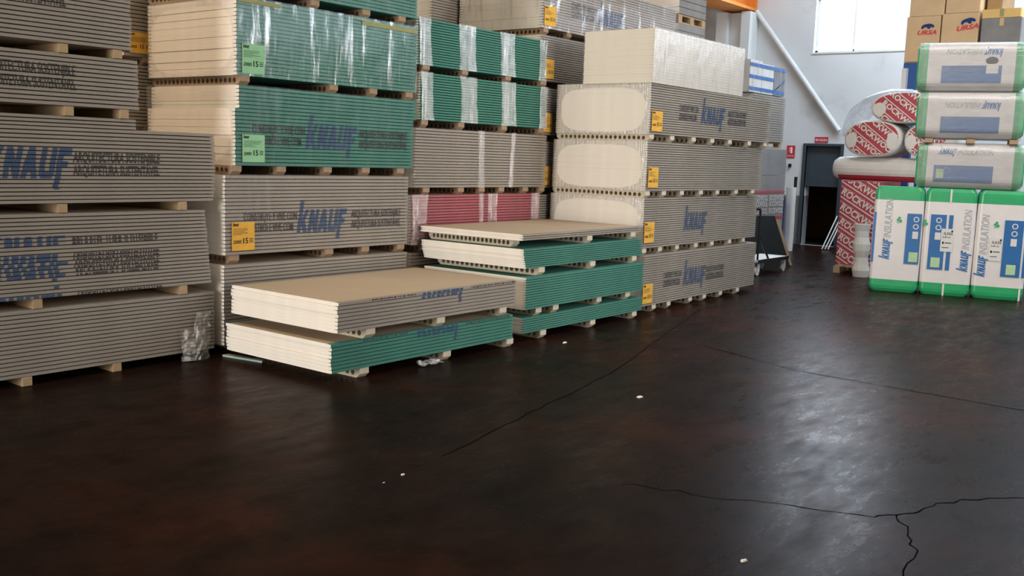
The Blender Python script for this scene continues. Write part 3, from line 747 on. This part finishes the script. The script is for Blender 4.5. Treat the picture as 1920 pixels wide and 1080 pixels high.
# ------------------------------------------------------------------ pallet stack beyond: wool pack, grey pack, strapped cartons
pallet('pallet under the red-printed wool pack behind the cart', 10.45, .42, 0, 1.2, 1.0, h=.14)
wp = thing('wool_pack', 'grey film-wrapped wool pack with red printed band behind the cart', 'wool pack', (10.42, .40, .14))
for i in range(4): MB().box(0, 1.3, 0, 1.0, i * .44, i * .44 + .435).build('slab', 'grey_pack', wp)
MB().box(0, 1.31, -.006, -.002, .58, .63).build('red_stripe', 'wool_red', wp); MB().box(0, 1.31, -.006, -.002, 1.02, 1.06).build('red_stripe', 'wool_red', wp)
for k, z_ in enumerate((.68, .80, .90)): decal(shift(text('ROCKWOOL  ROCKWOOL', .13, 0, .02, 1.25), .03, z_), 'printed_lettering', 'wool_white', wp, -.008)
film_shell(wp, 1.3, 1.755, 1.0, 'film_clear', off=.012)
pallet('pallet under the grey pack behind the right-hand stack', 10.35, .42, 1.91, 1.15, 1.0, h=.10)
gp = pack('grey wrapped pack below the blue-strapped cartons', 10.25, .40, 0, 1.26, 2.01, 2.76, 20, 'grey', shell=('film_clear', 'full'), group='dark packs', W=1.0)
sc = thing('strapped_cartons', 'pale cartons bound with blue straps under clear film, beside the wall', 'cartons', (10.05, .40, 2.77))
for i in range(3): MB().box(.01 + i * .46, .455 + i * .46, 0, .9, 0, .50 - .03 * i).build('carton', 'wool_white' if i < 2 else 'grey_pack', sc)
for z_ in (.03, .215, .40): MB().box(0, 1.38 if z_ != .215 else .95, -.006, 0, z_, z_ + .055).build('strap', 'strap_blue', sc)
MB().poly([(.85, -.007, .05), (.93, -.007, .05), (1.37, -.007, .30), (1.37, -.007, .25)]).build('strap', 'strap_blue', sc)
film_shell(sc, 1.38, .50, .9, 'film_shiny', off=.012)

# ------------------------------------------------------------------ insulation packs on the right
G0 = Vector((8.756, -2.127, 0)); GA = math.atan2(-.968, .25); GX = Vector((.25, -.968, 0)).normalized(); GY = Vector((-GX.y, GX.x, 0))
def bulge_pack(parent, H, w, dp, r, zs, mats, names):
    """upright pack made of stacked rounded rings: zs are the section heights"""
    for k in range(len(zs) - 1):
        a_, c_ = zs[k], zs[k + 1]; rings = []
        for q in range(5):
            z = a_ + (c_ - a_) * q / 4
            ins = .035 * max(0, 1 - z / .05) + .035 * max(0, 1 - (H - z) / .05)
            ins -= .006 * math.sin(math.pi * z / H)
            rings.append([(x + (ins if x < w / 2 else -ins) * (1 if abs(x - w / 2) > w * .3 else abs(x - w / 2) / (w * .3)), y + (ins * .6 if y < dp / 2 else -ins * .6), z) for x, y in rrect(w, dp, r, 5)])
        MB().loft(rings).build(names[k], mats[k], parent)
def clover(cx, cz, s_): return ngon(cx, cz, s_ * .5, 12) + ngon(cx - s_ * .8, cz + s_ * .35, s_ * .36, 10) + ngon(cx - s_ * .35, cz + s_ * .95, s_ * .42, 10) + ngon(cx - s_ * .75, cz - s_ * .45, s_ * .22, 8)
def side_logo(H_cap, total):
    return rot2(knauf(H_cap, .22), 90), rot2(shift(text('INSULATION', H_cap * 1.38, .22, .0, total), H_cap * 3.02, 0), 90)
def upright(k, label, spec):
    w, dp, H = .615, .60, 1.40
    p = G0 + GX * (.63 * k) + GY * (.02 * k)
    e = thing('insulation_pack', label, 'insulation pack', p, GA, 'upright insulation packs')
    bulge_pack(e, H, w, dp, .055, [0, .16, 1.225, H], ['insul_green', 'insul_white', 'insul_green'], ['green_band', 'wrapper', 'green_band'])
    yb = -.009
    lg, ins = side_logo(.095, .52)
    lx = spec['logo']; lz = spec['z']
    decal(shift(lg, lx, lz), 'printed_logo', 'insul_blue', e, yb)
    decal(shift(ins, lx, lz), 'printed_lettering', 'insul_grey_ink', e, yb)
    bx0, bx1 = spec['blue']; bz0, bz1 = spec['bz']
    MB().box(bx0, bx1, yb - .001, yb + .002, bz0, bz1).build('blue_panel', 'insul_blue', e)
    if 'blue2' in spec: MB().box(*spec['blue2'], yb - .001, yb + .002, bz0, bz1).build('blue_panel', 'insul_blue', e)
    ix = spec['icons']
    dd = MB()
    for q in range(2):
        zc = bz1 - .075 - .095 * q
        ring = ngon(ix, zc, .036, 16)[0]; inn = ngon(ix, zc, .024, 16)[0]
        for i in range(16): decal([[ring[i], ring[(i + 1) % 16], inn[(i + 1) % 16], inn[i]]], '', '', None, yb - .003, dd)
    decal(rect(ix - .035, ix + .035, bz1 - .33, bz1 - .235), '', '', None, yb - .003, dd)
    dd.build('panel_icons', 'white_print', e)['kind'] = 'stuff'
    g2 = MB().box(ix - .06, ix + .05, yb - .003, yb, bz0 + .03, bz0 + .16).build('green_mark', 'insul_pale_green', e)
    decal(clover(*spec['clover'], .042), 'clover_mark', 'insul_green', e, yb)
    for z_ in ((.0, .155), (1.228, 1.395)):
        if 'seam' in spec: MB().box(spec['seam'], spec['seam'] + .022, yb - .001, yb + .006, *z_).build('seam_tape', 'insul_white', e)
    if 'label' in spec:
        x_, z_ = spec['label']
        l_ = MB().box(0, .15, -.002, 0, 0, .30).build('paper_label', 'white_print', e, (x_, yb - .003, z_))
        d2 = MB(); decal(shift(text('0,035', .05, 0, .01), .03, .22), '', '', None, -.004, d2); decal(shift(text('5,40 m2', .03, 0, .01), .02, .18), '', '', None, -.004, d2)
        decal(rect(.02, .04, .10, .13) + rect(.05, .13, .11, .12) + rect(.02, .10, .05, .058) + ngon(.13, .27, .012), '', '', None, -.004, d2)
        d2.build('label_print', 'black_ink', l_)['kind'] = 'stuff'
    return e
upright(0, 'leftmost upright white insulation pack with green ends', dict(logo=.235, z=.43, blue=(.42, .60), bz=(.385, 1.055), blue2=(0.005, .035), icons=.535, clover=(.34, .95)))
upright(1, 'middle upright white insulation pack, label over its blue panel', dict(logo=.57, z=.33, blue=(.08, .27), bz=(.335, 1.06), blue2=(.30, .35), icons=.18, clover=(.03, .93), seam=.29, label=(.22, .58)))
upright(2, 'rightmost upright white insulation pack, blue panel at its right', dict(logo=.15, z=.28, blue=(.33, .55), bz=(.30, 1.03), blue2=(.575, .61), icons=.45, clover=(.25, .95), seam=.56, label=(.17, .50)))

def lying(label, x, z, H, spec):
    L, dp, r = 1.28, .62, .13
    e = thing('insulation_pack', label, 'insulation pack', G0 + GX * x + GY * .02 + Vector((0, 0, z)), GA, 'lying insulation packs')
    sec = [(y, q) for y, q in rrect(dp, H, r, 6)]
    def part(nm, mt, a_, c_):
        rings = []
        for i in range(6):
            f = a_ + (c_ - a_) * i / 5
            ins = .06 * max(0, 1 - f / .09) ** 2 + .06 * max(0, 1 - (L - f) / .09) ** 2
            k_ = 1 - ins / (H / 2) * .9
            rings.append([(f, dp / 2 + (y - dp / 2) * k_, H / 2 + (q - H / 2) * k_) for y, q in sec])
        MB().loft([rg_[::-1] for rg_ in rings]).build(nm, mt, e)
    part('green_band', 'insul_green', 0, .13); part('wrapper', 'insul_white', .13, L - .13); part('green_band', 'insul_green', L - .13, L)
    def yf(x_, z_):
        if z_ > H - r: return r - math.sqrt(max(0, r * r - (z_ - H + r) ** 2))
        if z_ < r: return r - math.sqrt(max(0, r * r - (r - z_) ** 2))
        return 0
    b0, b1_, c0, c1 = spec['blue']
    bb = MB(); n_ = 6
    for i in range(n_): decal(rect(b0, b1_, c0 + (c1 - c0) * i / n_, c0 + (c1 - c0) * (i + 1) / n_), '', '', None, -.004, bb, yf)
    bb.build('blue_panel', 'insul_blue', e)
    lg = knauf(.075, .2); ins = shift(text('INSULATION', .10, .2, 0, .42), .228, 0)
    if spec['flip']:
        lg = shift(rot2(lg, 180), *spec['logo']); ins = shift(rot2(ins, 180), *spec['logo'])
    else: lg = shift(lg, *spec['logo']); ins = shift(ins, *spec['logo'])
    decal(lg, 'printed_logo', 'insul_blue', e, -.005, None, yf); decal(ins, 'printed_lettering', 'insul_grey_ink', e, -.005, None, yf)
    if 'mark' in spec: decal(rect(*spec['mark']), 'green_mark', 'insul_pale_green', e, -.006, None, yf)
    if 'label' in spec:
        decal(rect(*spec['label']), 'paper_label', 'white_print', e, -.006, None, yf)
        decal(ngon(.88, .38, .075, 9, .05), 'torn_hole', 'dark_panel', e, -.0055, None, yf)
    film_l = MB(); s2 = [(dp / 2 + (y - dp / 2) * 1.03, H / 2 + (q - H / 2) * 1.02) for y, q in sec]
    film_l.loft([[(f, y, q) for y, q in s2][::-1] for f in (.02, .4, .8, 1.2, L - .02)], caps=False).build('stretch_film', 'film_dusty', e)
    return e
lying('lying insulation pack resting directly on the upright packs', .47, 1.405, .585, dict(blue=(.22, .92, .08, .30), logo=(.26, .44), flip=False, mark=(.25, .34, .13, .25)))
for k in range(3):
    o = MB().box(0, .10, 0, .60, 0, .055).build('wood_batten', 'pale_wood', None, G0 + GX * (.55 + .50 * k) + GY * .03 + Vector((0, 0, 1.992)), rot=GA)
    tag(o, ['leftmost', 'middle', 'rightmost'][k] + ' wooden batten between the lying insulation packs', 'spacer', 'battens between lying packs')
lying('middle lying insulation pack above the wooden battens', .42, 2.05, .60, dict(blue=(.30, .99, .07, .28), logo=(.99, .46), flip=True))
lying('topmost lying insulation pack, with a torn label', .38, 2.655, .62, dict(blue=(.30, 1.0, .10, .32), logo=(1.0, .53), flip=True, label=(.82, .96, .22, .34)))

# ------------------------------------------------------------------ mineral wool stack left of the insulation packs
pallet('pallet under the upright red wool pack', 10.5, -1.75, 0, .9, .75, h=.12)
rw = thing('wool_pack', 'upright red wool pack printed with white lettering, beside the green-ended packs', 'wool pack', (10.72, -.93, .12), WALLROT)
MB().loft([[(x, y, z) for x, y in rrect(.66, .9, .05, 4)] for z in (0, .45, .9, 1.31)]).build('wrapper', 'wool_red', rw)
P = []; Q = []
for k in range(12):
    zz_ = -.30 + k * .235
    P += shift(rot2(text('ROCKWOOL', .145, 0, .03, .80), -30), .02, zz_)
    Q += shift(rot2(rect(-.1, 1.0, 0, .018), -30), 0, zz_ - .045) + shift(rot2(text('mineral wool insulation', .05, 0, 0, .8), -30), .0, zz_ - .12)
bd = [(.02, .01), (.64, .01), (.64, 1.30), (.02, 1.30)]
decal(clip_poly(P, bd), 'printed_lettering', 'wool_white', rw, -.004); decal(clip_poly(Q, bd), 'printed_stripes', 'wool_white', rw, -.003)
b = MB(); rg = []
for i in range(9):
    f = i / 8; rr_ = .125 + .02 * math.sin(i * 1.7)
    rg.append([(rr_ * math.cos(a_ * math.pi / 7) + .10 * (1 - f), rr_ * .9 * math.sin(a_ * math.pi / 7), f * .80) for a_ in range(14)])
o = b.loft(rg).build('wrapped_roll', 'wool_white', None, (10.20, -1.50, .0)); tag(o, 'grey film-wrapped roll standing between the red pack and insulation packs', 'roll')

def wool_roll(label, t, z, rx, rz, s0, ln, seed):
    rnd = random.Random(seed)
    e = thing('wool_roll', label, 'wool roll', (s0, t, z), WALLROT, 'red wool rolls')
    n = 28; prof = [(rx * math.copysign(abs(math.cos(2 * math.pi * i / n)) ** .85, math.cos(2 * math.pi * i / n)), rz * math.copysign(abs(math.sin(2 * math.pi * i / n)) ** .85, math.sin(2 * math.pi * i / n))) for i in range(n)]
    rings = [[(a_ * k, y, c * k) for a_, c in prof] for k, y in ((.92, 0), (.97, .015), (1, .05), (1, ln - .05), (.9, ln))]
    MB().loft(rings).build('roll_body', 'wool_white', e)
    face = [(a_ * .90, c * .90) for a_, c in prof]
    decal([face], 'end_print', 'wool_red', e, -.002)
    P, Q = [], []
    for k in range(-4, 5):
        off = k * .17
        P += shift(rot2(shift(text('ROCKWOOL', .115, 0, .035, .74), -.33 + rnd.uniform(-.1, .1), 0), -38), off * .62, off * .79)
        Q += shift(rot2(rect(-.6, .6, 0, .014), -38), off * .62 + .06, off * .79 + .075)
    decal(clip_poly(P, face), 'printed_lettering', 'wool_white', e, -.005); decal(clip_poly(Q, face), 'printed_stripes', 'wool_white', e, -.004)
    # bare white patches where the wrapper is folded over
    for cx, cz, a_, c in ((-.72, -.1, .20, .42), (.70, -.12, .20, .48)):
        decal(clip_poly(ngon(cx * rx, cz * rz, a_ * rx, 12, c * rz), [(x * 1.01, q * 1.01) for x, q in face]), 'folded_wrapper', 'wool_white', e, -.006)
    return e
# long roll lying across
lr = thing('wool_roll', 'long pale film-wrapped roll lying across the red wool pack', 'wool roll', (10.86, -.70, 1.62), WALLROT, 'lying wool rolls')
b = MB(); rg = []
for x_, k in ((0, .35), (.02, .72), (.08, .95), (.2, 1), (.6, 1.0), (1.0, 1.0), (1.3, 1.0), (1.42, .9)):
    rg.append([(x_, .19 + .19 * k * math.cos(2 * math.pi * i / 20), .185 * k * math.sin(2 * math.pi * i / 20)) for i in range(20)])
b.loft(rg).build('roll_body', 'wool_white', lr)
bb = MB(); n_ = 20
for i in range(n_):
    a0, a1 = [math.radians(205 + 40 * q / 3) for q in (0, 3)]
for q in range(4):
    a0, a1 = math.radians(212 + 12 * q), math.radians(224 + 12 * q)
    bb.poly([(.12, .19 + .193 * math.cos(a0), .188 * math.sin(a0)), (.12, .19 + .193 * math.cos(a1), .188 * math.sin(a1)), (1.3, .19 + .193 * math.cos(a1), .188 * math.sin(a1)), (1.3, .19 + .193 * math.cos(a0), .188 * math.sin(a0))][::-1])
bb.build('red_print', 'wool_red', lr)
def yfr(x_, z_): return .19 - math.sqrt(max(0, .197 ** 2 - z_ ** 2))
decal(shift(text('R O C K W O O L   R O C K W O O L', .055, 0, .015, 1.1), .15, -.145), 'printed_lettering', 'ink_red', lr, 0, None, yfr)
wool_roll('red and white wool roll seen end-on, lowest left of the three', -1.34, 2.085, .44, .28, 10.80, .9, 1)
wool_roll('red wool roll end half hidden behind the lying insulation packs', -2.20, 2.07, .40, .265, 10.84, .9, 2)
wool_roll('red wool roll end uppermost of the three', -1.80, 2.555, .52, .235, 10.78, .9, 3)
# loose clear bag pulled over the rolls
b = MB(); rg = []
for x_ in (10.74, 10.95, 11.3, 11.65):
    k = {10.74: .97, 10.95: 1.03, 11.3: 1.03, 11.65: .9}[x_]
    ring = []
    for i in range(17):
        a_ = math.pi * i / 16
        ring.append((x_, -1.66 + .80 * k * math.cos(a_) + random.uniform(-.012, .012), 2.12 + (.70 * k * math.sin(a_) ** .8 if 0 < i < 16 else 0) + random.uniform(-.01, .01)))
    rg.append(ring)
base = 0
for r_ in rg: b.v += r_
for k in range(len(rg) - 1):
    for i in range(16): b.f.append((k * 17 + i, k * 17 + i + 1, (k + 1) * 17 + i + 1, (k + 1) * 17 + i)); b.m.append(0)
o = b.build('clear_bag', 'film_bag'); tag(o, 'loose clear plastic bag pulled over the red wool rolls', 'plastic bag')

# ------------------------------------------------------------------ rack with cartons at the top right
rk = thing('pallet_rack', 'blue upright and white post of the rack behind the insulation packs', 'rack', (12.5, 0, 0))
for y_ in (-1.42, -3.75):
    for x_ in (0, .85): MB().box(x_, x_ + .08, y_, y_ + .14, 0, 3.30).build('upright', 'blue_paint', rk)
MB().box(.0, .04, -1.26, -1.18, 0, 3.30).build('post', 'white_paint', rk)
for x_ in (0, .85): MB().box(x_, x_ + .05, -3.75, -1.20, 3.30, 3.385).build('beam', 'blue_paint', rk)
for i in range(6): MB().box(0, .93, -1.21 - .42 * (i + 1) + .02, -1.21 - .42 * i, 3.385, 3.40).build('deck_board', 'pale_wood', rk)
BEAR = [(0, .02), (.05, .0), (.09, .05), (.16, .05), (.20, .0), (.26, .0), (.27, .06), (.33, .03), (.38, .05), (.36, .10), (.30, .14), (.22, .155), (.12, .14), (.05, .12), (.01, .08)]
def carton(label, t0, t1, z0, z1, mat, logo=None, s_=12.46, dp=.8):
    e = thing('carton', label, 'carton', (s_, t0, z0), WALLROT, 'cartons on the rack')
    w, h = abs(t1 - t0), z1 - z0
    MB().loft([[(x, y, z) for x, y in rrect(w - .008, dp, .01, 1)] for z in (0, h)]).build('box', mat, e)
    MB().box(w * .5 - .03, w * .5 + .03, -.0015, 0, h - .12, h).build('flap_tape', 'tape_yellow' if mat == 'cardboard_yellow' else 'cardboard', e)
    if logo:
        x_, z_, k, tilt = logo
        decal(shift(rot2([[(a_ * k, c * k) for a_, c in BEAR]], tilt), x_ + .06 * k, z_ + .10 * k), 'printed_bear', 'ink_navy', e, -.004)
        decal(shift(rot2(text('URSA', .17 * k, .3, .035, .55 * k), tilt), x_ - .06 * k, z_ - .06 * k), 'printed_lettering', 'ink_red', e, -.004)
    return e
carton('left carton with navy bear and red lettering on the rack', -1.21, -1.75, 3.40, 4.12, 'cardboard', (.20, .46, .55, 0))
carton('right carton with navy bear and red lettering on the rack', -1.76, -2.33, 3.40, 4.14, 'cardboard', (.26, .49, .60, 7))
carton('carton above the left bear carton at the top right', -1.24, -1.79, 4.125, 4.75, 'cardboard')
carton('carton above the right bear carton at the top right', -1.80, -2.33, 4.145, 4.75, 'cardboard')
carton('grey film-wrapped carton right of the bear cartons', -2.36, -2.95, 3.40, 4.03, 'grey_pack')
carton('flat yellow carton lying on the grey carton at the top right', -2.36, -2.93, 4.035, 4.17, 'cardboard_yellow')
carton('dull brown carton above the flat yellow carton', -2.36, -2.60, 4.175, 4.7, 'fibre_board', None, 12.7)

# ------------------------------------------------------------------ litter on the floor
o = MB().loft([[(0, 0, .001), (.05, 0, .001), (.05, 0, .016), (0, 0, .016)], [(.07, -.40, .001), (.11, -.37, .001), (.11, -.37, .016), (.07, -.40, .016)]]).build('plasterboard_offcut', 'offcut_paper', None, (-.11, -.06, .0))
tag(o, 'thin green plasterboard offcut on the floor under the front pile', 'offcut')
def chip(label, s_, t_, r_, seed):
    rn = random.Random(seed); pts = [(r_ * rn.uniform(.5, 1.2) * math.cos(i * .785), .6 * r_ * rn.uniform(.5, 1.2) * math.sin(i * .785)) for i in range(8)]
    o = MB().loft([[(x, y, 0) for x, y in pts], [(x * .7, y * .7, r_ * .25) for x, y in pts]]).build('plaster_chip', 'core', None, (s_, t_, 0))
    tag(o, label, 'debris', 'plaster crumbs on the floor')
chip('white plaster crumb near the slab joint in mid-floor', 1.135, -3.10, .035, 1)
chip('white plaster crumb at the bottom edge, right of centre', -1.03, -4.89, .022, 2)
chip('pale plaster crumb in the lower middle of the dark floor', -1.205, -3.095, .018, 3)
chip('tiny plaster crumb left of the pale one', -1.358, -3.115, .008, 4)
chip('small plaster crumb beside the middle low stack', 2.42, -1.56, .03, 5)
bb = MB(); n = 7
for k in range(n + 1):
    for i in range(n + 1): bb.v.append((.22 * i / n + random.uniform(-.015, .015), .10 * k / n + random.uniform(-.012, .012), .012 + .045 * abs(math.sin(i * 1.3 + k)) * random.uniform(.3, 1)))
for k in range(n):
    for i in range(n):
        q = k * (n + 1) + i; bb.f.append((q, q + 1, q + n + 2, q + n + 1)); bb.m.append(0)
o = bb.build('film_scrap', 'film_band', None, (.72, -1.45, 0)); tag(o, 'crumpled scrap of clear film on the floor under the front green pile', 'film scrap')
